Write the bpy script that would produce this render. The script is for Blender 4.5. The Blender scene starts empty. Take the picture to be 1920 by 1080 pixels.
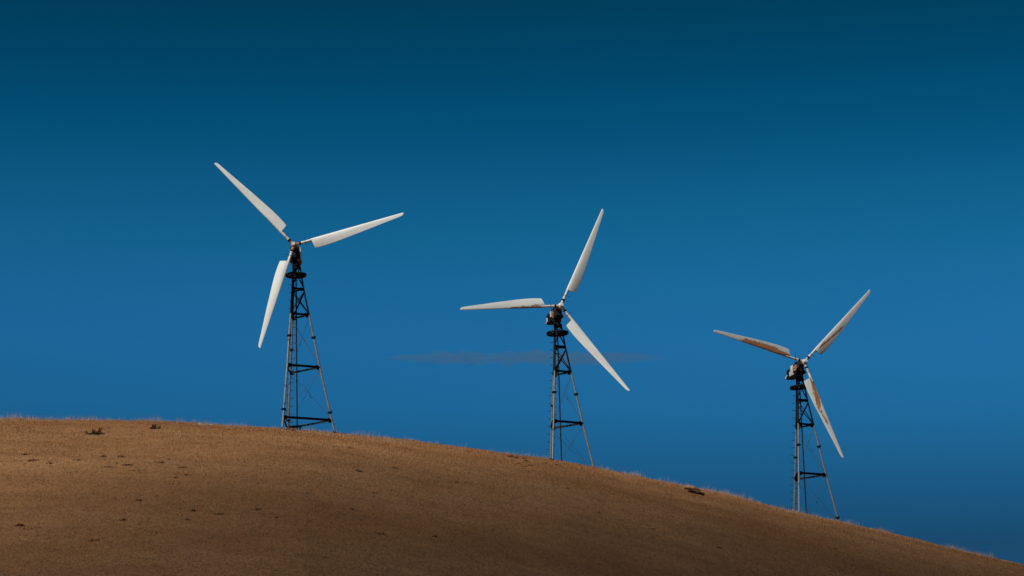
import bpy, math, random
import numpy as np
from mathutils import Vector, Matrix
random.seed(4); rng = np.random.default_rng(11)
S = bpy.context.scene
COL = S.collection
PI = math.pi

# ------------------------------------------------------------------ camera
F_PX = 5424.0                                   # focal length in pixels of the 1920 px wide photograph
PITCH, ROLL = math.radians(15.0), 0.054
fw = Vector((0, math.cos(PITCH), math.sin(PITCH)))
r0 = Vector((1, 0, 0)); u0 = r0.cross(fw)
rt = (math.cos(ROLL) * r0 - math.sin(ROLL) * u0).normalized()
up = rt.cross(fw)
cam = bpy.data.objects.new('camera', bpy.data.cameras.new('camera')); COL.objects.link(cam)
cam.data.sensor_width = 36; cam.data.lens = 36 * F_PX / 1920
cam.data.clip_start = 0.5; cam.data.clip_end = 20000
cam.matrix_world = Matrix(((rt.x, up.x, -fw.x, 0), (rt.y, up.y, -fw.y, 0), (rt.z, up.z, -fw.z, 0), (0, 0, 0, 1)))
S.camera = cam

# ------------------------------------------------------------------ sun, sky, exposure
SUN = Vector((-0.42, -0.60, 0.68)).normalized()
elev = math.asin(SUN.z); azim = math.atan2(SUN.x, SUN.y)
world = bpy.data.worlds.new('World'); S.world = world; world.use_nodes = True
wt = world.node_tree; wt.nodes.clear()
sky = wt.nodes.new('ShaderNodeTexSky'); sky.sky_type = 'NISHITA'; sky.sun_disc = False
sky.sun_elevation = elev; sky.sun_rotation = azim
sky.altitude = 600; sky.air_density = 1.0; sky.dust_density = 0.3; sky.ozone_density = 2.0
tc = wt.nodes.new('ShaderNodeTexCoord'); sep = wt.nodes.new('ShaderNodeSeparateXYZ')
wt.links.new(tc.outputs['Generated'], sep.inputs[0])
ramp = wt.nodes.new('ShaderNodeValToRGB'); skew = wt.nodes.new('ShaderNodeMath'); skew.operation = 'MULTIPLY_ADD'; skew.inputs[1].default_value = 0.054   # tilts the sky tint to follow the camera's roll
wt.links.new(sep.outputs['X'], skew.inputs[0]); wt.links.new(sep.outputs['Z'], skew.inputs[2])
wt.links.new(skew.outputs[0], ramp.inputs[0])
SKY = SKY_STOPS = [(0.0, (0.0324, 0.1343, 0.2113)), (0.1718, (0.0324, 0.1343, 0.2113)), (0.189, (0.036, 0.2052, 0.3217)), (0.199, (0.0435, 0.2534, 0.3868)), (0.2175, (0.0532, 0.3519, 0.5285)), (0.2388, (0.0625, 0.4016, 0.608)), (0.2579, (0.0525, 0.4129, 0.6019)), (0.2748, (0.0373, 0.4026, 0.5479)), (0.2925, (0.0254, 0.3573, 0.4912)), (0.3101, (0.0085, 0.2948, 0.4091)), (0.3327, (0.003, 0.2347, 0.3186)), (0.3517, (0.003, 0.2003, 0.2571)), (1.0, (0.003, 0.2, 0.3))]
cr = ramp.color_ramp
while len(cr.elements) < len(SKY): cr.elements.new(0.5)
for e, (p, c) in zip(cr.elements, SKY): e.position = p; e.color = (*c, 1)
mul = wt.nodes.new('ShaderNodeMix'); mul.data_type = 'RGBA'; mul.blend_type = 'MULTIPLY'; mul.inputs[0].default_value = 1
bg = wt.nodes.new('ShaderNodeBackground'); bg.inputs['Strength'].default_value = 0.10
out = wt.nodes.new('ShaderNodeOutputWorld')
wt.links.new(sky.outputs[0], mul.inputs[6]); wt.links.new(ramp.outputs[0], mul.inputs[7])
wt.links.new(mul.outputs[2], bg.inputs['Color']); wt.links.new(bg.outputs[0], out.inputs[0])
sl = bpy.data.lights.new('sun', 'SUN'); sl.energy = 4.2; sl.angle = math.radians(0.5); sl.color = (1.0, 0.96, 0.90)
so = bpy.data.objects.new('sun', sl); COL.objects.link(so)
so.rotation_euler = SUN.to_track_quat('Z', 'Y').to_euler(); so.location = (-60, -40, 150)
S.view_settings.view_transform = 'Standard'; S.view_settings.look = 'None'
S.view_settings.exposure = 0.0; S.view_settings.gamma = 1.0

# ------------------------------------------------------------------ helpers
def ray(x, y):
    return (fw * F_PX + rt * (x - 960) - up * (y - 540)).normalized()
def azel(x, y):
    v = ray(x, y); return math.atan2(v.x, v.y), v.z / math.hypot(v.x, v.y)

def tag(o, label=None, cat=None, group=None, kind=None):
    if label: o['label'] = label
    if cat: o['category'] = cat
    if group: o['group'] = group
    if kind: o['kind'] = kind
    return o
def empty(name, loc, label, cat, group=None, rz=0):
    o = bpy.data.objects.new(name, None); COL.objects.link(o); o.location = loc; o.rotation_euler = (0, 0, rz)
    o.empty_display_size = .3
    return tag(o, label, cat, group)

class MB:
    """collects shapes that become ONE mesh object"""
    def __init__(s): s.v = []; s.f = []; s.m = []; s.sm = []
    def add(s, vs, fs, mat=0, smooth=False):
        n = len(s.v); s.v += [tuple(v) for v in vs]
        s.f += [tuple(i + n for i in f) for f in fs]; s.m += [mat] * len(fs); s.sm += [smooth] * len(fs)
    def box(s, c, half, axes=None, mat=0, bev=0.0):
        X, Y, Z = axes or (Vector((1, 0, 0)), Vector((0, 1, 0)), Vector((0, 0, 1)))
        c = Vector(c); hx, hy, hz = half
        if bev <= 0:
            vs = [c + X * hx * i + Y * hy * j + Z * hz * k for i in (-1, 1) for j in (-1, 1) for k in (-1, 1)]
            s.add(vs, [(0, 1, 3, 2), (4, 6, 7, 5), (0, 4, 5, 1), (2, 3, 7, 6), (0, 2, 6, 4), (1, 5, 7, 3)], mat)
        else:                                            # chamfered along the long edges and at both ends
            b = min(bev, hy * .9, hz * .9, hx * .9)
            ring = [(-hy + b, -hz), (hy - b, -hz), (hy, -hz + b), (hy, hz - b), (hy - b, hz), (-hy + b, hz), (-hy, hz - b), (-hy, -hz + b)]
            vs = []
            for x, k in ((-hx, 1 - b / max(hy, hz)), (-hx + b, 1), (hx - b, 1), (hx, 1 - b / max(hy, hz))):
                vs += [c + X * x + Y * y * k + Z * z * k for y, z in ring]
            fs = [tuple(range(7, -1, -1)), tuple(range(24, 32))]
            for r in range(3):
                fs += [(r * 8 + i, r * 8 + (i + 1) % 8, r * 8 + 8 + (i + 1) % 8, r * 8 + 8 + i) for i in range(8)]
            s.add(vs, fs, mat)
    def tube(s, pts, rad, n=8, mat=0, mats=None, cap=True, smooth=True):
        pts = [Vector(p) for p in pts]
        if not hasattr(rad, '__len__'): rad = [rad] * len(pts)
        rings = []; ref = None
        for i, p in enumerate(pts):
            d = (pts[min(i + 1, len(pts) - 1)] - pts[max(i - 1, 0)]).normalized()
            if ref is None: ref = Vector((0, 0, 1)) if abs(d.z) < .9 else Vector((1, 0, 0))
            a = (ref - d * ref.dot(d)).normalized(); b = d.cross(a); ref = a
            rings.append([p + (a * math.cos(2 * PI * k / n) + b * math.sin(2 * PI * k / n)) * rad[i] for k in range(n)])
        for i in range(len(rings) - 1):
            s.add(rings[i] + rings[i + 1], [(k, (k + 1) % n, n + (k + 1) % n, n + k) for k in range(n)],
                  mats[i] if mats else mat, smooth)
        if cap:
            s.add(rings[0], [tuple(range(n - 1, -1, -1))], mats[0] if mats else mat)
            s.add(rings[-1], [tuple(range(n))], mats[-1] if mats else mat)
    def angle_iron(s, a, b, w, up_hint, mat=0, t=.012):
        """L-section bar from a to b"""
        a = Vector(a); b = Vector(b); d = (b - a).normalized(); z = (Vector(up_hint) - d * d.dot(Vector(up_hint))).normalized()
        y = d.cross(z); L = (b - a).length / 2; c = (a + b) / 2
        s.box(c, (L, t / 2, w / 2), (d, y, z), mat)
        s.box(c + z * (w / 2 + t / 2) + y * (w / 2 - t / 2), (L, w / 2, t / 2), (d, y, z), mat)
    def build(s, name, mats, parent=None, matrix=None):
        me = bpy.data.meshes.new(name); me.from_pydata(s.v, [], s.f)
        if not isinstance(mats, (list, tuple)): mats = [mats]
        for m in mats: me.materials.append(m)
        me.polygons.foreach_set('material_index', s.m); me.polygons.foreach_set('use_smooth', s.sm); me.update()
        o = bpy.data.objects.new(name, me); COL.objects.link(o)
        if parent: o.parent = parent
        if matrix is not None: o.matrix_local = matrix
        return o

# ------------------------------------------------------------------ materials
class NT:
    def __init__(s, name):
        s.m = bpy.data.materials.new(name); s.m.use_nodes = True; s.t = s.m.node_tree
        s.b = s.t.nodes['Principled BSDF']; s.tc = None
    def n(s, t, **k):
        x = s.t.nodes.new(t)
        for a, v in k.items(): setattr(x, a, v)
        return x
    def put(s, sock, v):
        if isinstance(v, bpy.types.NodeSocket): s.t.links.new(v, sock)
        elif isinstance(v, (tuple, list)) and sock.type == 'RGBA': sock.default_value = (*v[:3], 1)
        else: sock.default_value = v
    def co(s, kind='Object'):
        s.tc = s.tc or s.n('ShaderNodeTexCoord'); return s.tc.outputs[kind]
    def noise(s, scale, detail=3, rough=.55, vec=None, stretch=None, rot=None, dist=0):
        v = vec or s.co()
        if stretch or rot:
            mp = s.n('ShaderNodeMapping'); s.put(mp.inputs[0], v)
            if rot: mp.inputs['Rotation'].default_value = rot
            if stretch: mp.inputs['Scale'].default_value = stretch
            v = mp.outputs[0]
        x = s.n('ShaderNodeTexNoise'); s.put(x.inputs['Vector'], v)
        x.inputs['Scale'].default_value = scale; x.inputs['Detail'].default_value = detail
        x.inputs['Roughness'].default_value = rough; x.inputs['Distortion'].default_value = dist
        return x.outputs[0]
    def math(s, op, a, b=0.0, c=0.0, clamp=False):
        x = s.n('ShaderNodeMath', operation=op, use_clamp=clamp)
        for i, v in enumerate((a, b, c)): s.put(x.inputs[i], v)
        return x.outputs[0]
    def rng(s, v, a, b, c=0.0, d=1.0):
        x = s.n('ShaderNodeMapRange'); s.put(x.inputs[0], v)
        for i, q in enumerate((a, b, c, d)): s.put(x.inputs[i + 1], q)
        return x.outputs[0]
    def mix(s, f, a, b, mode='MIX'):
        x = s.n('ShaderNodeMix', data_type='RGBA', blend_type=mode)
        s.put(x.inputs[0], f); s.put(x.inputs[6], a); s.put(x.inputs[7], b); return x.outputs[2]
    def bump(s, h, strength=.3, dist=.02):
        x = s.n('ShaderNodeBump'); x.inputs['Strength'].default_value = strength; x.inputs['Distance'].default_value = dist
        s.put(x.inputs['Height'], h); s.put(s.b.inputs['Normal'], x.outputs[0])
    def done(s, color, rough=.6, metal=0.0, spec=.5):
        s.put(s.b.inputs['Base Color'], color); s.put(s.b.inputs['Roughness'], rough)
        s.put(s.b.inputs['Metallic'], metal); s.b.inputs['Specular IOR Level'].default_value = spec
        return s.m

RUST = (.26, .105, .038)
def mat_steel_dark():
    n = NT('weathered_black_steel')
    a = n.noise(9, 4); b = n.noise(60, 2)
    c = n.mix(n.rng(a, .45, .7), (.005, .006, .009), (.012, .012, .013))
    c = n.mix(n.rng(n.noise(14, 5, .7), .66, .72), c, (.13, .055, .025))
    n.bump(b, .2, .004)
    return n.done(c, .75, 0, .15)
def mat_galv():
    n = NT('galvanised_steel')
    c = n.mix(n.rng(n.noise(8, 4), .35, .7), (.175, .195, .205), (.105, .115, .12))
    c = n.mix(n.rng(n.noise(5, 5, .7, stretch=(1, 1, .25)), .60, .70), c, (.15, .10, .07))
    c = n.mix(n.rng(n.noise(3.1, 4, .6), .60, .68), c, (.05, .048, .045))
    return n.done(c, .5, .15, .4)
def mat_rusty(name='rusty_iron'):
    n = NT(name)
    c = n.mix(n.rng(n.noise(9, 5, .65), .40, .62), RUST, (.40, .19, .085))
    c = n.mix(n.rng(n.noise(16, 4, .7), .58, .64), c, (.02, .018, .018))
    c = n.mix(n.rng(n.noise(11, 4, .6, rot=(1, 2, 3)), .60, .66), c, (.5, .5, .47))
    n.bump(n.noise(40, 3), .4, .006)
    return n.done(c, .85, 0, .2)
def mat_white(name='painted_white_steel', rust=.0):
    n = NT(name)
    c = n.mix(n.rng(n.noise(6, 4), .35, .7), (.62, .63, .59), (.46, .46, .43))
    c = n.mix(n.rng(n.noise(13, 5, .7), .62 - rust, .70 - rust), c, RUST)
    c = n.mix(n.rng(n.noise(22, 3, .6, rot=(2, 1, 0)), .70, .74), c, (.03, .03, .03))
    return n.done(c, .5, 0, .4)
def mat_plain0(name):
    n = NT(name); return n.done(n.mix(n.rng(n.noise(5, 3), .4, .6), (.035, .038, .042), (.07, .068, .064)), .6, 0, .3)
def mat_machine():
    n = NT('oily_machine_casing')
    c = n.mix(n.rng(n.noise(7, 5, .7), .60, .66), (.008, .009, .012), (.22, .10, .042))
    c = n.mix(n.rng(n.noise(9, 5, .7, rot=(1, .5, 2)), .66, .70), c, (.42, .41, .39))
    n.bump(n.noise(30, 3), .4, .01)
    return n.done(c, .6, 0, .3)
def mat_blade(idx, zones, speck=.0, gain=1.0):
    """white glass-fibre blade; zones = (x0, x1, y at x0, y at x1, half width, density) of stained rust, in blade coordinates"""
    n = NT('weathered_white_blade_%s' % idx)
    sp = n.n('ShaderNodeSeparateXYZ'); n.put(sp.inputs[0], n.co()); X, Y, Z = sp.outputs
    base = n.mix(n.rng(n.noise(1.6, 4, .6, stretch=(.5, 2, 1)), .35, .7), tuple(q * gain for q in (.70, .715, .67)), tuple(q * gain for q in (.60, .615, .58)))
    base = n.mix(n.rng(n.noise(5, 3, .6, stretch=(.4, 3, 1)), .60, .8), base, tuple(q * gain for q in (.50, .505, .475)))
    edge_mottle = n.math('MULTIPLY', n.rng(Y, .0, .08), n.rng(n.noise(3.2, 4, .7, stretch=(.6, 2.5, 2.5)), .44, .66))  # patchy darker tone towards the leading edge
    base = n.mix(n.math('MULTIPLY', edge_mottle, .35), base, (.30, .285, .26))
    tot = None
    for (x0, x1, y0, y1, w, dens) in zones:
        cy = n.rng(X, x0, x1, y0, y1)
        d = n.math('DIVIDE', n.math('ABSOLUTE', n.math('SUBTRACT', Y, cy)), w)
        prof = n.math('SUBTRACT', 1.0, d, clamp=True)
        win = n.math('MULTIPLY', n.rng(X, x0 - .25, x0 + .1), n.rng(X, x1 + .35, x1 - .35))
        m = n.math('MULTIPLY', prof, win)
        st = n.math('ADD', n.math('MULTIPLY', n.noise(7.5, 5, .7, stretch=(.5, 2.0, 1), rot=(0, 0, .5)), .6), n.math('MULTIPLY', n.noise(26, 4, .7, stretch=(.4, 2.2, 1), rot=(0, 0, .5)), .4))
        m = n.math('ADD', n.math('MULTIPLY', m, dens), n.math('MULTIPLY', n.math('SUBTRACT', st, .5), 3.2))
        m = n.math('MULTIPLY', n.rng(m, .36, .50), n.math('GREATER_THAN', n.math('MULTIPLY', prof, win), .001))
        tot = m if tot is None else n.math('MAXIMUM', tot, m)
    if tot is None: tot = n.rng(n.noise(9, 4, .7), .74, .78)
    else: tot = n.math('MAXIMUM', tot, n.rng(n.noise(11, 3, .7), .80 - speck, .84 - speck))
    rc = n.mix(n.rng(n.noise(6, 5, .7, stretch=(.4, 2.5, 1), rot=(0, 0, .35)), .40, .62), (.34, .150, .065), (.19, .075, .030))
    rc = n.mix(n.rng(n.noise(9, 4, .7, stretch=(.3, 3, 1), rot=(0, 0, .35)), .62, .68), rc, (.045, .026, .018))
    c = n.mix(tot, base, rc)
    n.bump(n.noise(25, 3), .05, .004)
    return n.done(c, .5, 0, .35)
M_DARK, M_GALV, M_RUST, M_WHITE, M_MACH = mat_steel_dark(), mat_galv(), mat_rusty(), mat_white(), mat_machine()
M_ROD = mat_plain0('dull_grey_rod')
M_GREY = mat_white('grey_nose_cap', -.05)

def straw(n, bright=None):
    """colour of dry grass, mottled in drifts that run along the hill"""
    g = n.n('ShaderNodeNewGeometry').outputs['Position']
    a = n.noise(.085, 4, .55, vec=g, stretch=(.55, 1.0, 1.6), rot=(0, 0, .3))
    b = n.noise(.9, 5, .65, vec=g, stretch=(.6, 1.4, 1))
    c = n.mix(n.rng(a, .38, .62), (.250, .115, .042), (.310, .158, .066))
    d = n.noise(.32, 5, .62, vec=g, stretch=(.45, 1.0, 1.0), rot=(0, 0, -.5))
    c = n.mix(n.math('MULTIPLY', n.rng(d, .50, .66), .55), c, (.198, .091, .036))
    c = n.mix(n.math('MULTIPLY', n.rng(d, .46, .30), .5), c, (.365, .192, .086))
    c = n.mix(n.math('MULTIPLY', n.rng(b, .52, .70), .5), c, (.175, .086, .036))
    c = n.mix(n.math('MULTIPLY', n.rng(n.noise(3.1, 4, .65, vec=g), .57, .68), .75), c, (.110, .056, .026))
    return c, g
def mat_ground():
    n = NT('dry_hillside_soil_and_thatch'); c, g = straw(n)
    c = n.mix(n.rng(n.noise(7, 4, .7, vec=g), .42, .62), c, (.17, .085, .038))
    n.bump(n.noise(5, 5, .7, vec=g), .7, .12)
    return n.done(c, .95, 0, .1)
def mat_grass(name, gain, pale=0.0):
    n = NT(name); c, g = straw(n)
    at = n.n('ShaderNodeAttribute', attribute_name='tint')
    v = n.rng(at.outputs['Fac'], 0, 1, gain * .74, gain * 1.26)
    cc = n.mix(1.0, c, n.n('ShaderNodeCombineXYZ').outputs[0], 'MULTIPLY')
    comb = cc.node.inputs[7].links[0].from_node
    for i in range(3): n.put(comb.inputs[i], v)
    if pale: cc = n.mix(pale, cc, (.55, .50, .42))
    return n.done(cc, .8, 0, .15)
M_GROUND = mat_ground(); M_GRASS = mat_grass('dry_straw_grass', 1.12); M_STEM = mat_grass('bleached_seed_stems', 1.0, .22)

# ------------------------------------------------------------------ terrain
RIDGE = [(-60, 785), (0, 787), (60, 788), (130, 790), (240, 789.5), (300, 791), (370, 796), (450, 801), (530, 806.5), (625, 815), (690, 822), (750, 828), (870, 841),
         (950, 853), (1030, 862.5), (1110, 877), (1200, 897), (1300, 917), (1345, 925), (1400, 938), (1480, 962), (1570, 980), (1700, 1009), (1800, 1034),
         (1920, 1060), (2020, 1080)]
RA = np.array([azel(x, y + float(np.interp(x, [250, 560], [3.0, 0.8]))) for x, y in RIDGE])
_a = np.linspace(RA[0, 0], RA[-1, 0], 700); _e = np.interp(_a, RA[:, 0], RA[:, 1])
_k = np.hanning(41); _k /= _k.sum(); _ep = np.pad(_e, 20, mode='reflect', reflect_type='odd'); _e = np.convolve(_ep, _k, 'valid')
def ridge_tan(a):
    a = np.asarray(a, float)
    v = np.interp(a, _a, _e)
    lo, hi = _a[0], _a[-1]
    v = np.where(a < lo, _e[0] * (0.5 + 0.5 * np.cos(np.clip((lo - a) / 1.2, 0, 1) * PI)), v)
    v = np.where(a > hi, _e[-1] * (0.5 + 0.5 * np.cos(np.clip((a - hi) / .75, 0, 1) * PI)), v)
    return v
def ridge_dist(a):
    a = np.asarray(a, float)
    return np.clip(np.interp(a, [-1.2, -.077, .0154, .0995, .8], [190, 158.0, 163.4, 170.2, 240]), 150, 240)
_g = rng.random((3, 256, 256))
def vnoise(x, y, layer=0):
    xi = np.floor(x).astype(int); yi = np.floor(y).astype(int); fx = x - xi; fy = y - yi
    fx = fx * fx * (3 - 2 * fx); fy = fy * fy * (3 - 2 * fy); G = _g[layer]
    q = lambda i, j: G[(xi + i) % 256, (yi + j) % 256]
    return (q(0, 0) * (1 - fx) + q(1, 0) * fx) * (1 - fy) + (q(0, 1) * (1 - fx) + q(1, 1) * fx) * fy - .5
K = 0.00216
def terrain(x, y):
    x = np.asarray(x, float); y = np.asarray(y, float)
    d = np.hypot(x, y); a = np.arctan2(x, y); te = ridge_tan(a); Ds = ridge_dist(a)
    D = d - Ds
    h = te * d - K * D * D
    Dc = np.clip(D, 0, 60)
    top = te * np.minimum(d, Ds + 60) - .0016 * Dc * Dc
    h = np.where(D > 0, top, h)
    t = np.clip((d - Ds - 60) / 500, 0, 1); t = t * t * (3 - 2 * t)
    h = h * (1 - t) + -1.7 * t
    b = 0.5 * (h - 1.7 + np.sqrt((h + 1.7) ** 2 + 9)) - .9 * np.exp(-(d / 40) ** 2)
    amp = np.clip((d - 60) / 30, 0, 1) * np.clip(h / 8, 0, 1)
    b = b + amp * ((.20 * vnoise(x / 7.5, y / 5.5) + .11 * vnoise(x / 2.3, y / 1.7, 1)) + .075 * vnoise(x / .8, y / .7, 2))
    return b
def ground_hit(px, py):
    """where the line of sight of a picture point meets the hill"""
    v = ray(px, py); t = np.arange(90, 200, .05)
    z = terrain(v.x * t, v.y * t); i = np.argmax(v.z * t < z)
    if not (v.z * t[i] < z[i]):
        k = np.argmin(v.z * t - z); i = k
    return Vector((v.x * t[i], v.y * t[i], float(z[i])))

az = np.concatenate([np.linspace(-PI, -.26, 60)[:-1], np.linspace(-.26, .26, 360), np.linspace(.26, PI, 60)[1:]])
rr = np.concatenate([np.linspace(0.5, 85, 40)[:-1], np.linspace(85, 200, 300)[:-1], np.geomspace(200, 9000, 60)])
AA, RR = np.meshgrid(az, rr, indexing='ij')
gx = RR * np.sin(AA); gy = RR * np.cos(AA); gz = terrain(gx, gy)
na, nr = AA.shape
V = np.stack([gx, gy, gz], -1).reshape(-1, 3)
idx = np.arange(na * nr).reshape(na, nr)
Q = np.stack([idx[:-1, :-1], idx[1:, :-1], idx[1:, 1:], idx[:-1, 1:]], -1).reshape(-1, 4)[:, ::-1]
def np_mesh(name, V, Fc, mat, attr=None, smooth=False):
    me = bpy.data.meshes.new(name); k = Fc.shape[1]
    me.vertices.add(len(V)); me.vertices.foreach_set('co', V.astype(np.float32).ravel())
    me.loops.add(Fc.size); me.loops.foreach_set('vertex_index', Fc.astype(np.int32).ravel())
    me.polygons.add(len(Fc)); me.polygons.foreach_set('loop_start', np.arange(0, Fc.size, k, dtype=np.int32))
    if smooth: me.polygons.foreach_set('use_smooth', np.ones(len(Fc), bool))
    me.materials.append(mat); me.update(calc_edges=True); me.validate()
    if attr is not None:
        at = me.attributes.new('tint', 'FLOAT', 'POINT'); at.data.foreach_set('value', attr.astype(np.float32))
    o = bpy.data.objects.new(name, me); COL.objects.link(o); return o
hill = np_mesh('hill', V, Q, M_GROUND, smooth=True); hill['kind'] = 'structure'

# ------------------------------------------------------------------ grass (nobody could count it)
def blades(name, x, y, per, hmin, hmax, wid, spread, mat, lean=.45, hscale=None):
    n = len(x) * per
    bx = np.repeat(x, per) + rng.normal(0, spread, n); by = np.repeat(y, per) + rng.normal(0, spread, n)
    tint = np.clip(np.repeat(rng.random(len(x)), per) * .6 + rng.random(n) * .4, 0, 1)
    hs = np.repeat(rng.uniform(.75, 1.15, len(x)), per) * rng.uniform(hmin, hmax, n)
    if hscale is not None: hs = hs * np.repeat(hscale, per)
    z = terrain(bx, by) - .02
    th = rng.uniform(0, 2 * PI, n); la = rng.uniform(0, 2 * PI, n); lm = rng.uniform(.05, lean, n) * hs
    w = wid * rng.uniform(.6, 1.3, n)
    ox, oy = np.cos(th) * w, np.sin(th) * w
    dx, dy = np.cos(la) * lm + .10 * hs, np.sin(la) * lm
    b0 = np.stack([bx - ox, by - oy, z], -1); b1 = np.stack([bx + ox, by + oy, z], -1)
    m0 = np.stack([bx + dx * .35 - ox * .7, by + dy * .35 - oy * .7, z + hs * .6], -1); m1 = np.stack([bx + dx * .35 + ox * .7, by + dy * .35 + oy * .7, z + hs * .6], -1)
    t0 = np.stack([bx + dx, by + dy, z + hs], -1)
    V = np.stack([b0, b1, m1, m0, t0], 1).reshape(-1, 3); i = np.arange(n)[:, None] * 5
    F = np.concatenate([i + np.array([[0, 1, 2]]), i + np.array([[0, 2, 3]]), i + np.array([[3, 2, 4]])])
    return V, F, np.repeat(tint, 5)
def scatter(n, d0, d1, a0=-.20, a1=.20):
    a = rng.uniform(a0, a1, n); d = np.sqrt(rng.uniform(0, 1, n) * (d1 ** 2 - d0 ** 2) + d0 ** 2)
    return d * np.sin(a), d * np.cos(a)
x, y = scatter(105000, 98, 174, -.19, .19)
V, Fc, T = blades('g', x, y, 7, .035, .105, .009, .11, M_GRASS, lean=.8)
g = np_mesh('grass', V, Fc, M_GRASS, T); tag(g, 'short dry straw grass covering the whole brown hillside', 'grass', kind='stuff')
# airy seed stems standing above it, thickest in drifts along the crest
x, y = scatter(26000, 100, 182)
dd = np.hypot(x, y) - ridge_dist(np.arctan2(x, y))
keep = (vnoise(x / 2.7, y / 5) + vnoise(x / .7, y / 1.4, 1) * .8 - .0 > 0) & (dd > -9) & (dd < 8)
V, Fc, T = blades('s', x[keep], y[keep], 7, .10, .36, .0045, .10, M_STEM, lean=.5, hscale=.45 + 2.6 * np.clip(vnoise(x[keep] / 1.1 + 40, y[keep] / 2.5, 2) + .05, 0, 1))
g = np_mesh('seed_stems', V, Fc, M_STEM, T); tag(g, 'thin pale seed stems fringing the crest of the hill against the sky', 'dry grass', kind='stuff')

# ------------------------------------------------------------------ turbines
Z5 = [-1e3, -6.17, -3.08, 0.0, 1.53, 2.95]     # heights of the frame levels above the X-braced bay's foot
R5 = [0, 1.73, 1.165, .66, .415, .235]
def rad_at(z):
    return float(np.interp(z, [-11, -6.17, -3.08, 0, 1.53, 2.95], [2.70, 1.73, 1.165, .66, .415, .235]))

def blade_mesh(Lb, mat, parent, M, root_c):
    mb = MB(); nu = 22; nv = 18
    us = np.concatenate([np.linspace(0, .96, nu - 4), [.975, .985, .994, 1.0]])
    rings = []
    for u in us:
        x = 1.03 + (Lb - 1.03) * u
        ch = float(np.interp(u, [0, .08, .2, .35, .6, .85, .965, .985, 1], [root_c * .955, root_c, root_c * .98, root_c * .87, root_c * .645, root_c * .41, root_c * .30, root_c * .26, root_c * .13]))
        le = float(np.interp(u, [0, 1], [.085, .045])); le = min(le, ch * .5)
        th = float(np.interp(u, [0, .15, .5, 1], [.155, .14, .075, .026])) * min(1, ch / .1)
        tw = math.radians(float(np.interp(u, [0, .5, 1], [8, 3, 0])))
        # root end is cut on a slant: the trailing corner starts a little further out
        ring = []
        for k in range(nv):
            t = 2 * PI * k / nv; c = 0.5 + 0.5 * math.cos(t)         # 1 = leading edge, 0 = trailing edge
            yy = le - ch * (1 - c)
            q = 1 - c
            half = 5 * th * (.2969 * math.sqrt(q + 1e-9) - .1260 * q - .3516 * q * q + .2843 * q ** 3 - .1036 * q ** 4)
            zz = half * (1 if t < PI else -.75)
            xx = x + (.10 * (1 - c) if u == 0 else 0) * 1.0
            ring.append(Vector((xx, yy * math.cos(tw) - zz * math.sin(tw), zz * math.cos(tw) + yy * math.sin(tw))))
        rings.append(ring)
    for i in range(nu - 1):
        mb.add(rings[i] + rings[i + 1], [(k, (k + 1) % nv, nv + (k + 1) % nv, nv + k) for k in range(nv)], 0, True)
    mb.add(rings[0], [tuple(range(nv - 1, -1, -1))]); mb.add(rings[-1], [tuple(range(nv))])
    return mb.build('blade', mat, parent, M)

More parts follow.
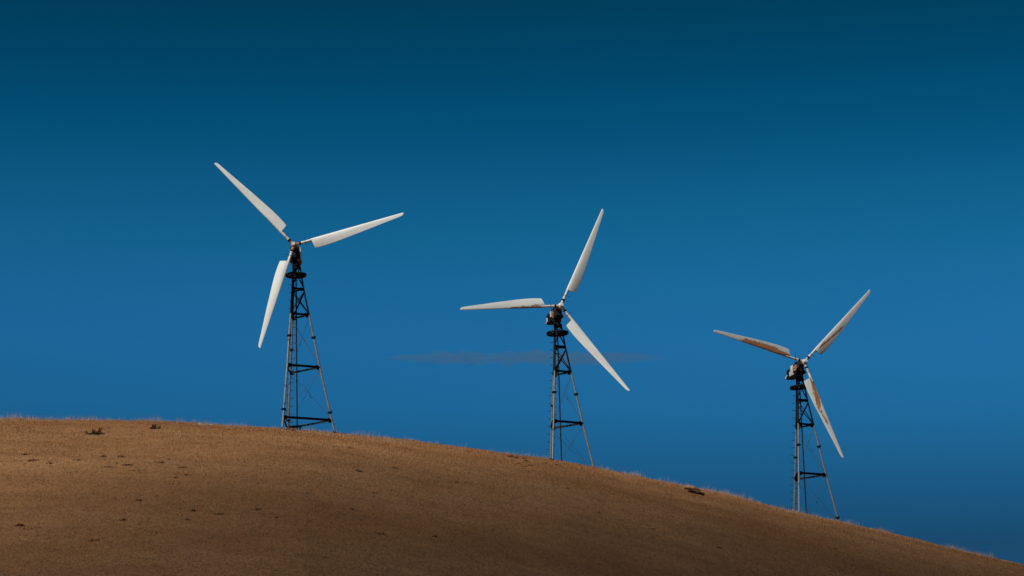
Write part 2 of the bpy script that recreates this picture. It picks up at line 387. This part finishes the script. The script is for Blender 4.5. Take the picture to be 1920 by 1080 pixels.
def turbine(px, py, dist, psi, zh, bl, label, zones, speck, leg_az, root_c, variant):
    P = ray(px, py) * dist                                  # point on the tower axis at the foot of the X-braced bay
    gz = float(terrain(P.x, P.y)); z0 = P.z - gz            # empty stands on the ground
    T = empty('wind_turbine', (P.x, P.y, gz), label, 'wind turbine', 'old three-bladed wind turbines on lattice towers along the ridge')
    lv = lambda z: z + z0
    def legp(k, z):
        a = leg_az + k * 2 * PI / 3; r = rad_at(z)
        return Vector((r * math.cos(a), r * math.sin(a), lv(z)))
    feet = []
    for k in range(3):
        zz = -z0
        for _ in range(6):
            p = legp(k, zz); zz = float(terrain(P.x + p.x, P.y + p.y)) - gz - z0 - .10
        feet.append(zz)
    # legs (0 right, 1 far left, 2 near left)
    for k in range(3):
        zs = [feet[k]] + [z for z in (-6.17, -3.08, 0, 1.53, 2.95) if z > feet[k] + .05]
        m = MB(); pts = [legp(k, z) for z in zs]; rd = [.060 if z < -1 else (.055 if z < 1 else .046) for z in zs]
        m.tube(pts, rd, 10, mats=[(1 if z >= (0 if k == 0 else -.02) else 0) for z in zs[:-1]])
        leg = m.build('leg', [M_GALV, M_DARK], T)
        for zf in (-1.32 if k != 1 else -1.75, -5.7):
            if zf > feet[k] + .2:
                f = MB(); p = legp(k, zf); d = (legp(k, zf + .5) - p).normalized()
                f.tube([p - d * .035, p - d * .004], .135, 10, smooth=False); f.tube([p + d * .004, p + d * .035], .135, 10, smooth=False)
                for q in range(6):
                    e = Vector((math.cos(q * PI / 3), math.sin(q * PI / 3), 0)) * .105
                    f.tube([p + e - d * .06, p + e + d * .06], .014, 5)
                f.build('pipe_flange', M_DARK, leg)
        # base plate
        f = MB(); p = legp(k, feet[k] + .10); f.box(p, (.10, .10, .012)); f.tube([p, p + Vector((0, 0, .08))], .08, 10)
        for sx in (-1, 1):
            for sy in (-1, 1): f.tube([p + Vector((sx * .075, sy * .075, -.1)), p + Vector((sx * .075, sy * .075, .05))], .012, 5)
        f.build('base_plate', M_DARK, leg)
        for z in (-6.17, -3.08, 0, 1.53):                   # gussets where the frame bolts on
            if z < feet[k] + .2: continue
            g_ = MB(); p = legp(k, z)
            for s in (1, -1):
                q = legp((k + s) % 3, z); d = (q - p).normalized(); ax = (legp(k, z + .4) - legp(k, z - .4)).normalized(); nn = d.cross(ax).normalized()
                L = .095 if z < 1 else .075
                g_.box(p + d * (L + .03), (L, .012, .13 if z < 1 else .085), (d, nn, ax))
            g_.build('gusset_plate', M_DARK, leg)
        if k == 1:                                          # step bolts, alternately to either side
            z = 2.6; s = 1
            d = Vector((1, -.15, 0)).normalized()
            while z > feet[k] + .4:
                p = legp(k, z); b = MB(); r_ = .055
                e = p + d * s * .24
                b.tube([p + d * s * r_ * .6, e, e + Vector((0, 0, .025))], .015, 5)
                b.build('step_bolt', M_DARK, leg); z -= .222; s = -s
    # horizontal frames
    for z, w in ((-6.17, .10), (-3.08, .10), (0, .09), (1.53, .08)):
        if z < min(feet) + .1: continue
        for k in range(3):
            if z < min(feet[k], feet[(k + 1) % 3]) + .15: continue
            a, b = legp(k, z), legp((k + 1) % 3, z); m = MB()
            m.angle_iron(a.lerp(b, .03), b.lerp(a, .03), w, (0, 0, 1), t=.014)
            m.build('cross_beam', M_DARK, T)
    # heavy X bracing of the upper bay, light rods below
    for k in range(3):
        for s, (za, zb) in enumerate(((.1, 1.42), (1.42, .1))):
            a, b = legp(k, za), legp((k + 1) % 3, zb); m = MB()
            n_ = (legp(k, .7) + legp((k + 1) % 3, .7) - 2 * legp(0, .7).lerp(legp(1, .7), .5)) * 0 + Vector((math.cos(leg_az + k * 2 * PI / 3 + PI / 3), math.sin(leg_az + k * 2 * PI / 3 + PI / 3), 0))
            off = n_ * (.018 if s else -.018)
            m.angle_iron(a + off, b + off, .055, n_, t=.012); m.build('diagonal_brace', M_DARK, T)
        a, b = legp(k, 1.60), legp((k + 1) % 3, 2.85); m = MB(); m.angle_iron(a, b, .055, (0, 0, 1)); m.build('diagonal_brace', M_DARK, T)
        for za, zb in ((-3.0, -.12), (-6.08, -3.2), (-9.2, -6.3)):
            for p_, q_ in ((za, zb), (zb, za)):
                lo = min(p_, q_)
                A = legp(k, p_); B = legp((k + 1) % 3, q_)
                kk = k if p_ < q_ else (k + 1) % 3
                if lo < feet[kk] + .1:
                    hi_pt, lo_pt = (B, A) if p_ < q_ else (A, B)
                    t = (lv(feet[kk] + .15) - hi_pt.z) / (lo_pt.z - hi_pt.z)
                    if t < .35: continue
                    lo_pt = hi_pt.lerp(lo_pt, min(t, 1)); A, B = (lo_pt, hi_pt)
                m = MB(); m.tube([A, B], .0075, 6)
                c = A.lerp(B, .5); m.tube([c.lerp(A, .06), c.lerp(B, .06)], .015, 6)
                m.build('tie_rod', M_ROD, T)
    # cable conduit down the middle
    zb = -z0 - .05; m = MB()
    top = Vector((0.02, 0, lv(2.9)))
    bot = Vector((.02 - .042 * (2.9 - zb) * .62 - .0, .02, lv(zb)))
    m.tube([top.lerp(bot, t) for t in np.linspace(0, 1, 6)], .036, 8)
    m.build('cable_conduit', M_DARK if variant != 3 else M_DARK, T)
    # maintenance ring
    zr = lv(2.38); rg = .55 if variant != 2 else .60; m = MB(); n = 40; prof = [(-.05, -.045), (.04, -.06), (.055, .0), (.04, .06), (-.05, .045)]
    tilt = [0, -.02, .0, .055][variant]
    vs = [Vector(((rg + a) * math.cos(2 * PI * i / n), (rg + a) * math.sin(2 * PI * i / n), zr + b + (rg * math.cos(2 * PI * i / n)) * tilt)) for i in range(n) for a, b in prof]
    m.add(vs, [(i * 5 + j, i * 5 + (j + 1) % 5, ((i + 1) % n) * 5 + (j + 1) % 5, ((i + 1) % n) * 5 + j) for i in range(n) for j in range(5)], 0, True)
    ring = m.build('platform_ring', M_DARK, T)
    for i in range(6):
        s = MB(); a = leg_az + i * PI / 3; d = Vector((math.cos(a), math.sin(a), math.cos(a) * tilt))
        s.angle_iron(Vector((0, 0, zr)) + d * .18, Vector((0, 0, zr)) + d * (rg - .06), .075, (0, 0, 1)); s.build('spoke', M_DARK, ring)
    s = MB(); vs = []; n = 24
    for r_ in (.16, .40):
        for zz in (-.015, .015): vs += [Vector((r_ * math.cos(2 * PI * i / n), r_ * math.sin(2 * PI * i / n), zr - .03 + zz + r_ * math.cos(2 * PI * i / n) * tilt)) for i in range(n)]
    fs = []
    for i in range(n):
        j = (i + 1) % n; fs += [(i, j, n + j, n + i), (2 * n + i, 3 * n + i, 3 * n + j, 2 * n + j), (i, 2 * n + i, 2 * n + j, j), (n + i, n + j, 3 * n + j, 3 * n + i)]
    s.add(vs, fs); s.build('deck_plate', M_DARK, ring)

    # ---- head
    ax = Vector((math.sin(psi), -math.cos(psi), 0)); e1 = Vector((math.cos(psi), math.sin(psi), 0)); e2 = Vector((0, 0, 1))
    zhh = lv(zh); C0 = Vector((0, 0, zhh)); hub = C0 + ax * .893
    fr = (ax, e1, e2)
    L = lambda a, s, u: C0 + ax * a + e1 * s + e2 * u
    m = MB(); m.tube([L(0, 0, lv(2.75) - zhh), L(0, 0, lv(3.0) - zhh)], .21, 14, smooth=False); m.tube([L(0, 0, lv(3.0) - zhh), L(0, 0, -.60)], .165, 14)
    m.tube([L(0, 0, -.74), L(0, 0, -.62)], .27, 16, smooth=False)
    m.box(L(.18, .05, -.84), (.09, .09, .15), fr)
    m.build('yaw_bearing', M_DARK, T)
    nac = MB(); nac.box(L(-.33, 0, -.555), (.90, .25, .06), fr, bev=.02)
    nac.box(L(-.35, .22, -.46), (.85, .02, .05), fr); nac.box(L(-.35, -.22, -.46), (.85, .02, .05), fr)
    nc = nac.build('nacelle', [M_DARK], T)
    g_ = MB(); g_.box(L(.06, 0, -.21), (.34, .225, .27), fr, bev=.06)
    g_.tube([L(.38, 0, -.02), L(.70, 0, 0)], [.19, .13], 14); g_.tube([L(-.3, 0, -.1), L(-.42, 0, -.1)], .17, 14)
    for q in (-.12, .10, .3): g_.box(L(q, 0, -.21), (.014, .245, .285), fr)
    g_.build('gearbox', M_MACH, nc)
    g_ = MB(); g_.tube([L(-.52, -.02, -.20), L(-.56, -.02, -.20), L(-1.18, -.02, -.20), L(-1.24, -.02, -.20)], [.15, .215, .215, .14], 16)
    for q in range(16):
        a = q * PI / 8; d = e1 * math.cos(a) + e2 * math.sin(a)
        g_.box(L(-.87, -.02, -.20) + d * .222, (.28, .008, .018), (ax, d.cross(ax), d))
    g_.box(L(-.85, -.02, -.44), (.22, .15, .04), fr); g_.box(L(-.78, -.23, -.14), (.10, .05, .08), fr)
    g_.build('generator', M_MACH, nc)
    g_ = MB(); g_.tube([L(-1.2, -.10, -.30), L(-1.36, -.14, -.36), L(-1.48, -.16, -.46)], [.045, .04, .05], 8); g_.build('cable_elbow', M_WHITE, nc)
    g_ = MB(); g_.tube([L(-.18, .0, .06), L(-.18, 0, .16)], .05, 8); g_.tube([L(-.18, 0, .16), L(-.18, 0, .24)], .12, 14, smooth=False); g_.build('brake_disc', M_DARK, nc)
    g_ = MB(); g_.tube([L(.12, .12, .04), L(.12, .12, .13)], .035, 8); g_.build('breather_cap', M_DARK, nc)
    if variant == 3:
        cv = MB(); vs = []
        for i in range(7):
            t = -.30 + .60 * i / 6; vs += [L(-.44, -.275 - .05 * (1 - (t / .3) ** 2), -.24 + t), L(-.13, -.275 - .05 * (1 - (t / .3) ** 2), -.24 + t * .95)]
        n = len(vs); vs += [v + e1 * .02 for v in vs]
        fs = [(2 * i, 2 * i + 1, 2 * i + 3, 2 * i + 2) for i in range(6)] + [(n + 2 * i, n + 2 * i + 2, n + 2 * i + 3, n + 2 * i + 1) for i in range(6)]
        fs += [(2 * i, 2 * i + 2, n + 2 * i + 2, n + 2 * i) for i in range(6)] + [(2 * i + 1, n + 2 * i + 1, n + 2 * i + 3, 2 * i + 3) for i in range(6)]
        cv.add(vs, fs); cv.build('side_cover', M_WHITE, nc)['label'] = 'white curved cover panel'
        cv = MB(); cv.box(L(.12, -.262, -.20), (.24, .015, .16), fr, bev=.02); cv.build('side_cover', M_RUST, nc)['label'] = 'rust brown cover panel'
        cv = MB(); cv.box(L(-.62, -.27, -.40), (.06, .02, .13), fr); cv.build('terminal_box', M_WHITE, nc)
    elif variant == 1:
        cv = MB(); cv.box(L(.05, .315, -.36), (.30, .022, .36), fr, bev=.02); cv.build('side_cover', M_WHITE, nc)['label'] = 'grey cover panel'
        cv = MB(); cv.box(L(.05, .29, -.76), (.24, .07, .07), fr, bev=.02); cv.box(L(.36, .20, -.74), (.03, .09, .05), fr); cv.build('bracket', M_RUST, nc)
        cv = MB(); cv.box(L(.1, -.02, -.48), (.26, .28, .30), fr, bev=.03); cv.build('control_cabinet', M_DARK, nc)
        cv = MB(); cv.box(L(.40, -.22, -.30), (.03, .07, .18), fr, bev=.01); cv.build('bracket', M_RUST, nc)
    else:
        cv = MB(); cv.box(L(-.25, -.262, -.22), (.10, .016, .17), fr, bev=.01); cv.box(L(-1.02, -.25, -.36), (.06, .02, .12), fr); cv.build('side_cover', M_WHITE, nc)
        cv = MB(); cv.box(L(.1, -.25, -.30), (.05, .02, .22), fr); cv.build('bracket', M_RUST, nc)
    # hub with three sockets
    hb = MB(); hb.tube([hub - ax * .22, hub - ax * .10, hub + ax * .10, hub + ax * .16], [.12, .17, .17, .10], 14)
    dirs = []
    for (a, Rb, be) in bl:
        a = math.radians(a); be = math.radians(be)
        s = (e1 * math.cos(a) + e2 * math.sin(a)) * math.cos(be) + ax * math.sin(be)
        t = (-e1 * math.sin(a) + e2 * math.cos(a)); nn = s.cross(t).normalized(); dirs.append((s, t, nn, Rb))
        hb.tube([hub, hub + s * .36], [.10, .075], 10, mat=1)
    hb = hb.build('hub', [M_RUST if variant == 1 else mat_white('flaking_white_hub', .12)] * 2, T)
    c = MB(); c.tube([hub + ax * .15, hub + ax * .30, hub + ax * .325], [.10, .10, .085], 16); c.build('nose_cap', M_GREY, hb)
    for i, (s, t, nn, Rb) in enumerate(dirs):
        M = Matrix(((s.x, t.x, nn.x, hub.x), (s.y, t.y, nn.y, hub.y), (s.z, t.z, nn.z, hub.z), (0, 0, 0, 1)))
        b = blade_mesh(Rb, mat_blade('%d%d' % (variant, i), zones[i], speck, {1: (1, 1, .80), 2: (1, 1, .94), 3: (.84, .76, .66)}[variant][i]), T, M, root_c)  # lower gain dims a blade's paint in place of shade on it
        if any(z[5] >= .85 for z in zones[i]): b['label'] = 'white blade with heavy brown rust stains'
        q = MB(); q.tube([(.40, 0, 0), (1.30, 0, 0)], [.074, .070], 12)
        q.build('blade_shaft', M_WHITE, b)
        if variant != 3: q = MB(); q.tube([(.55, -.068, -.01), (1.08, -.070, -.01)], .022, 6); q.build('rust_strip', M_RUST, b)
        q = MB(); q.tube([(.33, 0, 0), (.43, 0, 0)], .105, 12, smooth=False); q.build('clamp_collar', M_DARK, b)
        q = MB(); q.tube([(.44, 0, 0), (.50, 0, 0)], .092, 12, smooth=False); q.build('collar', M_WHITE, b)
        q = MB(); q.tube([(.70, -.30, .07), (.66, .26, .07)], .010, 5); q.build('tie_pin', M_DARK, b)
    return T

LEG = math.radians(0.0)
turbine(557.5, 592, 164.4, math.radians(.66), 3.92, [(131.6, 6.51, 7.29), (11.84, 6.49, 6.78), (-108.62, 6.47, 6.53)],
        'leftmost and highest wind turbine, its three blades clean white, tumbleweed at its foot',
        [[(1.15, 2.5, .075, .06, .045, .8)], [], []], .0, LEG, .60, 1)
turbine(1049.5, 699, 169.0, math.radians(17.54), 3.81, [(64.93, 6.42, 6.91), (-55.04, 6.40, 6.97), (-174.81, 6.42, 6.89)],
        'middle wind turbine, its left blade level with rust along the lower edge near the hub',
        [[(1.1, 1.8, -.1, -.35, .06, .35)], [], [(1.1, 3.4, .04, .07, .16, .95), (1.05, 1.9, -.1, -.05, .22, .6)]], .0, LEG + .052, .61, 2)
turbine(1505, 798, 175.0, math.radians(20.31), 3.725, [(45.02, 6.37, 6.41), (-74.48, 6.30, 7.5), (-193.56, 6.40, 7.16)],
        'rightmost and lowest wind turbine, all three blades streaked with brown rust',
        [[(1.3, 3.5, -.12, -.30, .11, .90), (1.1, 2.0, -.1, -.05, .06, .6)], [(1.05, 3.1, .02, -.24, .21, 1.15), (3.0, 4.2, -.26, -.10, .12, .7)],
         [(1.1, 2.8, .02, -.12, .26, 1.5), (2.0, 4.4, -.16, -.02, .28, 1.25)]], .03, LEG + .031, .60, 3)

# ------------------------------------------------------------------ shrubs, rocks and odds and ends on the hill
def mat_plain(name, a, b, sc=14):
    n = NT(name); c = n.mix(n.rng(n.noise(sc, 4, .6), .4, .62), a, b); n.bump(n.noise(sc * 3, 3), .5, .02); return n.done(c, .9, 0, .1)
M_TWIG = mat_plain('dead_brown_twigs', (.035, .022, .014), (.095, .055, .030), 9)
M_TWEED = mat_plain('dry_tumbleweed', (.20, .105, .050), (.10, .055, .030), 9)
M_TUSS = mat_plain('grey_brown_weeds', (.105, .056, .029), (.170, .092, .045), 9)
M_ROCK = mat_plain('tan_sandstone', (.33, .19, .10), (.22, .13, .07), 5)
M_GAP = mat_plain('gap_shade_dark', (.035, .022, .015), (.09, .052, .03), 6)  # near-black brown standing in for shade between the rocks
M_PALE = mat_plain('bleached_pale_wood', (.36, .34, .31), (.24, .22, .20), 8)

def shrub(name, loc, label, cat, w, h, depth, n, mat, group=None, arch=.8, spikes=(), th=.010):
    """thing that is one mesh: a heap of curved twigs with small leaves"""
    m = MB(); r = random.Random(int(loc.x * 100) + n)
    for i in range(n):
        a = r.uniform(0, 2 * PI); el = r.uniform(.1, 1.35); k = r.uniform(.55, 1.0)
        d = Vector((math.cos(a) * math.cos(el) * w, math.sin(a) * math.cos(el) * depth, math.sin(el) * h)) * k
        b = Vector((r.uniform(-.45, .45) * w, r.uniform(-.45, .45) * depth, -.04))
        mid = b + d * .55 + Vector((0, 0, .12 * h)); e = b + d * .8 + Vector((r.uniform(-.1, .1), r.uniform(-.1, .1), -.05 * arch))
        m.tube([b, mid, e], [th, th * .7, th * .35], 4, cap=False)
        for q in range(5):
            p = b.lerp(mid, r.uniform(.3, 1)) if q < 2 else mid.lerp(e, r.uniform(0, 1))
            u = Vector((r.uniform(-1, 1), r.uniform(-1, 1), r.uniform(-.6, 1))).normalized(); v = u.orthogonal().normalized()
            s = r.uniform(.025, .055)
            m.add([p, p + u * s + v * s * .4, p + u * s * 1.8, p + u * s - v * s * .4], [(0, 1, 2, 3)])
    for (dx, hh, lx) in spikes:
        for q in range(9):
            b = Vector((dx + r.uniform(-.06, .06), r.uniform(-.08, .08), 0)); e = b + Vector((lx + r.uniform(-.08, .08), r.uniform(-.1, .1), hh * r.uniform(.7, 1)))
            m.tube([b, b.lerp(e, .5) + Vector((r.uniform(-.03, .03), 0, 0)), e], [.022, .018, .008], 4)
    o = m.build(name, mat); o.location = loc
    return tag(o, label, cat, group)

p = ground_hit(180, 815)
shrub('dead_shrub', p, 'large dark dead shrub near the crest at the far left of the hill', 'shrub', .46, .20, .35, 420, M_TWIG,
      spikes=((.12, .42, .10), (-.10, .32, -.02), (-.42, .26, -.08)), th=.016)
p = ground_hit(288, 804)
shrub('dead_shrub', p, 'small dark shrub just right of the big dead shrub near the crest', 'shrub', .24, .17, .25, 110, M_TWIG,
      spikes=((-.06, .24, 0), (.06, .28, .03), (.28, .16, .02)), th=.010)
T1 = bpy.data.objects['wind_turbine'].location
p = ground_hit(541, 807.5)
shrub('tumbleweed', p + Vector((0, .25, .05)), 'brown tumbleweed caught at the foot of the leftmost turbine tower', 'tumbleweed', .40, .20, .3, 260, M_TWEED, th=.009)
for (ex, ey, w_) in ((1302, 921, .30), (1312, 925, .26), (1292, 918, .2)):
    pass
def rock(name, loc, half, label, seed, mat=M_ROCK, group=None):
    r = np.random.default_rng(seed); m = MB(); nu, nv = 12, 8; vs = []
    for j in range(nv + 1):
        ph = PI * j / nv
        for i in range(nu):
            a = 2 * PI * i / nu; k = 1 + .22 * vnoise(np.array([i * .7 + seed * 7.3]), np.array([j * .9 + 3.1]))[0] * 2
            q = np.array([math.cos(a) * math.sin(ph), math.sin(a) * math.sin(ph), math.cos(ph)])
            q = np.sign(q) * np.abs(q) ** .75
            vs.append(Vector((q[0] * half[0] * k, q[1] * half[1] * k, q[2] * half[2] * k)))
    m.add(vs, [(j * nu + i, (j + 1) * nu + i, (j + 1) * nu + (i + 1) % nu, j * nu + (i + 1) % nu) for j in range(nv) for i in range(nu)])
    o = m.build(name, mat); o.location = loc; o.rotation_euler = (0, .26, .3)
    return tag(o, label, 'rock', group)
p = ground_hit(1301, 920.5); rock('rock', p + Vector((-.08, .05, .13)), (.50, .3, .12), 'upper of two flat tan rocks on the crest between middle and right turbines', 3, group='rocks on the crest')
p = ground_hit(1308, 926); rock('rock', p + Vector((0, .0, .05)), (.42, .25, .09), 'lower of two flat tan rocks on the crest between middle and right turbines', 5, group='rocks on the crest')
for (qx, qy, w_, lab) in ((1300, 924.5, .26, 'dark shade-coloured lump between the two flat rocks on the right of the crest'), (1311, 927.5, .22, 'dark shade-coloured lump at the right end of the two flat rocks')):
    p = ground_hit(qx, qy); o = rock('gap_shade_lump', p + Vector((0, -.12, .04)), (w_ * 1.2, .2, .07), lab, 9 + int(w_ * 100), M_GAP); o['category'] = 'gap shade'  # dark lumps take the place of shaded gaps in the outcrop
# pale board lying on the crest
p = ground_hit(377, 797.5); m = MB()
m.box((.25, 0, .05), (.36, .05, .025)); m.box((-.10, .02, .10), (.06, .05, .05)); o = m.build('wooden_board', M_PALE); o.location = p + Vector((0, .1, .02)); o.rotation_euler = (0, .04, .2)
tag(o, 'pale weathered board lying on the crest left of the leftmost turbine', 'board')
# low steel frame at the foot of the leftmost tower
m = MB()
p = ground_hit(556, 808.5) + Vector((-.15, 1.2, .0)); p.z = float(terrain(p.x, p.y))
for sx in (-.26, .26):
    for sy in (-.2, .2): m.tube([(sx, sy, -.05), (sx, sy, .24)], .018, 6)
m.box((0, 0, .25), (.34, .25, .014))
o = m.build('junction_box', M_DARK); o.location = p
tag(o, 'low black steel frame box behind the tumbleweed under the leftmost turbine', 'box')

# weeds: dark tufts one can tell apart on the slope
ORD = ['first', 'second', 'third', 'fourth', 'fifth', 'sixth', 'seventh', 'eighth', 'ninth', 'tenth', 'eleventh', 'twelfth']
ROWS = [
 ('just under the crest left of the big dead shrub', [(32, 802, .7), (54, 803, .8), (80, 812, .6)]),
 ('upper row on the far left slope', [(48, 853, .8), (65, 864, 1.4), (92, 869, .9), (147, 863, .9), (193, 857, 1.0), (228, 857, .9), (300, 868, 1.1), (316, 862, .8)]),
 ('lower row on the far left slope', [(205, 876, .8), (240, 872, 1.2), (250, 883, .6), (330, 896, .7), (339, 877, 1.0), (349, 891, .7)]),
 ('low on the shady slope at the far left', [(40, 986, 1.3), (176, 1014, .9), (231, 975, .7), (262, 939, .9), (352, 975, .7), (363, 958, 1.0), (409, 964, .9), (484, 956, 1.1)]),
 ('low on the shady slope below the leftmost turbine', [(518, 971, .6), (574, 925, .7), (658, 955, .7), (700, 924, .9), (712, 1001, .9), (815, 1006, .7)]),
 ('low on the slope below the middle turbine', [(1063, 916, .7), (1120, 961, .7), (1224, 992, .8), (1348, 1027, .7), (1565, 1029, .7)]),
 ('high on the slope between leftmost and middle turbines', [(502, 868, .8), (656, 840, .8), (672, 884, .9), (740, 878, .7), (820, 896, .8), (856, 905, .7)]),
 ('in the dark patch beside the middle turbine', [(959, 857.5, 1.2), (967, 859, .9), (981, 860, .7), (985, 865, 1.0), (993, 867, .7), (973, 870, .8), (985, 875, .8), (996, 873, .9), (1023, 868.5, .9), (1043, 872, .9), (1050, 874, .8)])]
for place, lst in ROWS:
    for k, (qx, qy, s) in enumerate(sorted(lst)):
        p = ground_hit(qx, qy)
        shrub('dry_weed', p + Vector((0, 0, -.02)), ORD[k] + ' dark weed from left, ' + place, 'weed', .20 * s * random.uniform(.7, 1.5), .15 * s * random.uniform(.6, 1.2), .18 * s, int(48 * s), M_TUSS, 'dark weeds scattered over the dry hillside', th=.008)

# ------------------------------------------------------------------ clouds
def cloud(name, centre, axes, half, sig, label, seed, lump=.25, n=(96, 14), taper=1.0, freq=24, col=(.8, .82, .85)):
    """closed lens of thin cloud: long in x, tapering to nothing at its rim"""
    X, Y, Z = axes; na_, nb = n; vs = []; fs = []; ks = []
    r = np.random.default_rng(seed)
    for side in (1, -1):
        for i in range(na_):
            for j in range(1, nb):
                t = j / nb; a = 2 * PI * i / na_
                ca, sa = math.cos(a), math.sin(a)
                k = 1 + lump * vnoise(np.array([i * freq / na_ + seed]), np.array([.5 + seed * 1.7]), 1)[0] * 2; ks.append(k) if side == 1 and j == 1 else None
                th = (1 - t) ** taper * (1 + lump * vnoise(np.array([ca * t * 7 + 20 + seed]), np.array([sa * t * 3 + 20]), 2)[0] * 2)
                vs.append(centre + X * (ca * t * half[0]) + Y * (sa * t * half[1] * (k if abs(ca) < .999 else 1)) + Z * (side * th * half[2]))
    m = nb - 1; per = na_ * m
    rim0 = len(vs)
    for i in range(na_):
        a = 2 * PI * i / na_
        vs.append(centre + X * (math.cos(a) * half[0]) + Y * (math.sin(a) * half[1] * ks[i]))
    top = len(vs); vs.append(centre + Z * half[2]); bot = len(vs); vs.append(centre - Z * half[2])
    for s in (0, 1):
        o_ = s * per; pole = (top, bot)[s]
        for i in range(na_):
            i2 = (i + 1) % na_
            q = []
            q.append((pole, o_ + i * m, o_ + i2 * m))
            for j in range(m - 1): q.append((o_ + i * m + j, o_ + i * m + j + 1, o_ + i2 * m + j + 1, o_ + i2 * m + j))
            q.append((o_ + i * m + m - 1, rim0 + i, rim0 + i2, o_ + i2 * m + m - 1))
            fs += [tuple(reversed(f)) if s else f for f in q]
    mat = bpy.data.materials.new(name + '_vapour'); mat.use_nodes = True; t = mat.node_tree; t.nodes.clear()
    v = t.nodes.new('ShaderNodeVolumePrincipled'); v.inputs['Color'].default_value = (*col, 1); v.inputs['Density'].default_value = sig
    v.inputs['Anisotropy'].default_value = .3
    o2 = t.nodes.new('ShaderNodeOutputMaterial'); t.links.new(v.outputs[0], o2.inputs['Volume'])
    me = bpy.data.meshes.new(name); me.from_pydata([tuple(q) for q in vs], [], fs); me.materials.append(mat); me.update()
    o = bpy.data.objects.new(name, me); COL.objects.link(o); o.visible_volume_scatter = True
    return tag(o, label, 'cloud')
# unseen cloud body added behind the camera to throw shade on the lower slope
pa, pb = Vector((-20, 129, 25)), Vector((17, 171, 34))          # two points of the ground where its shade begins
Xc = (pb - pa); Xc = (Xc - SUN * SUN.dot(Xc)).normalized(); Yc = SUN.cross(Xc)
if Yc.y < 0: Yc = -Yc
HW = 62
cloud('cloud', (pa + pb) / 2 - Yc * (HW - 2) + SUN * 520, (Xc, Yc, SUN), (420, HW, 30), .053,
      'unseen shade volume added high overhead, outside the view, to darken the lower hillside', 2, lump=.10)
# faint streak low in the sky behind the middle turbine
v = ray(990, 671) * 2600; Yv = up; Xv = rt
cloud('cloud', v, (Xv, Yv, -fw), (130, 6.6, 30), .0085, 'faint thin grey streak of cloud in the blue sky behind the middle turbine', 6, lump=.45, taper=.45, freq=110, n=(360, 10), col=(.48, .46, .36))
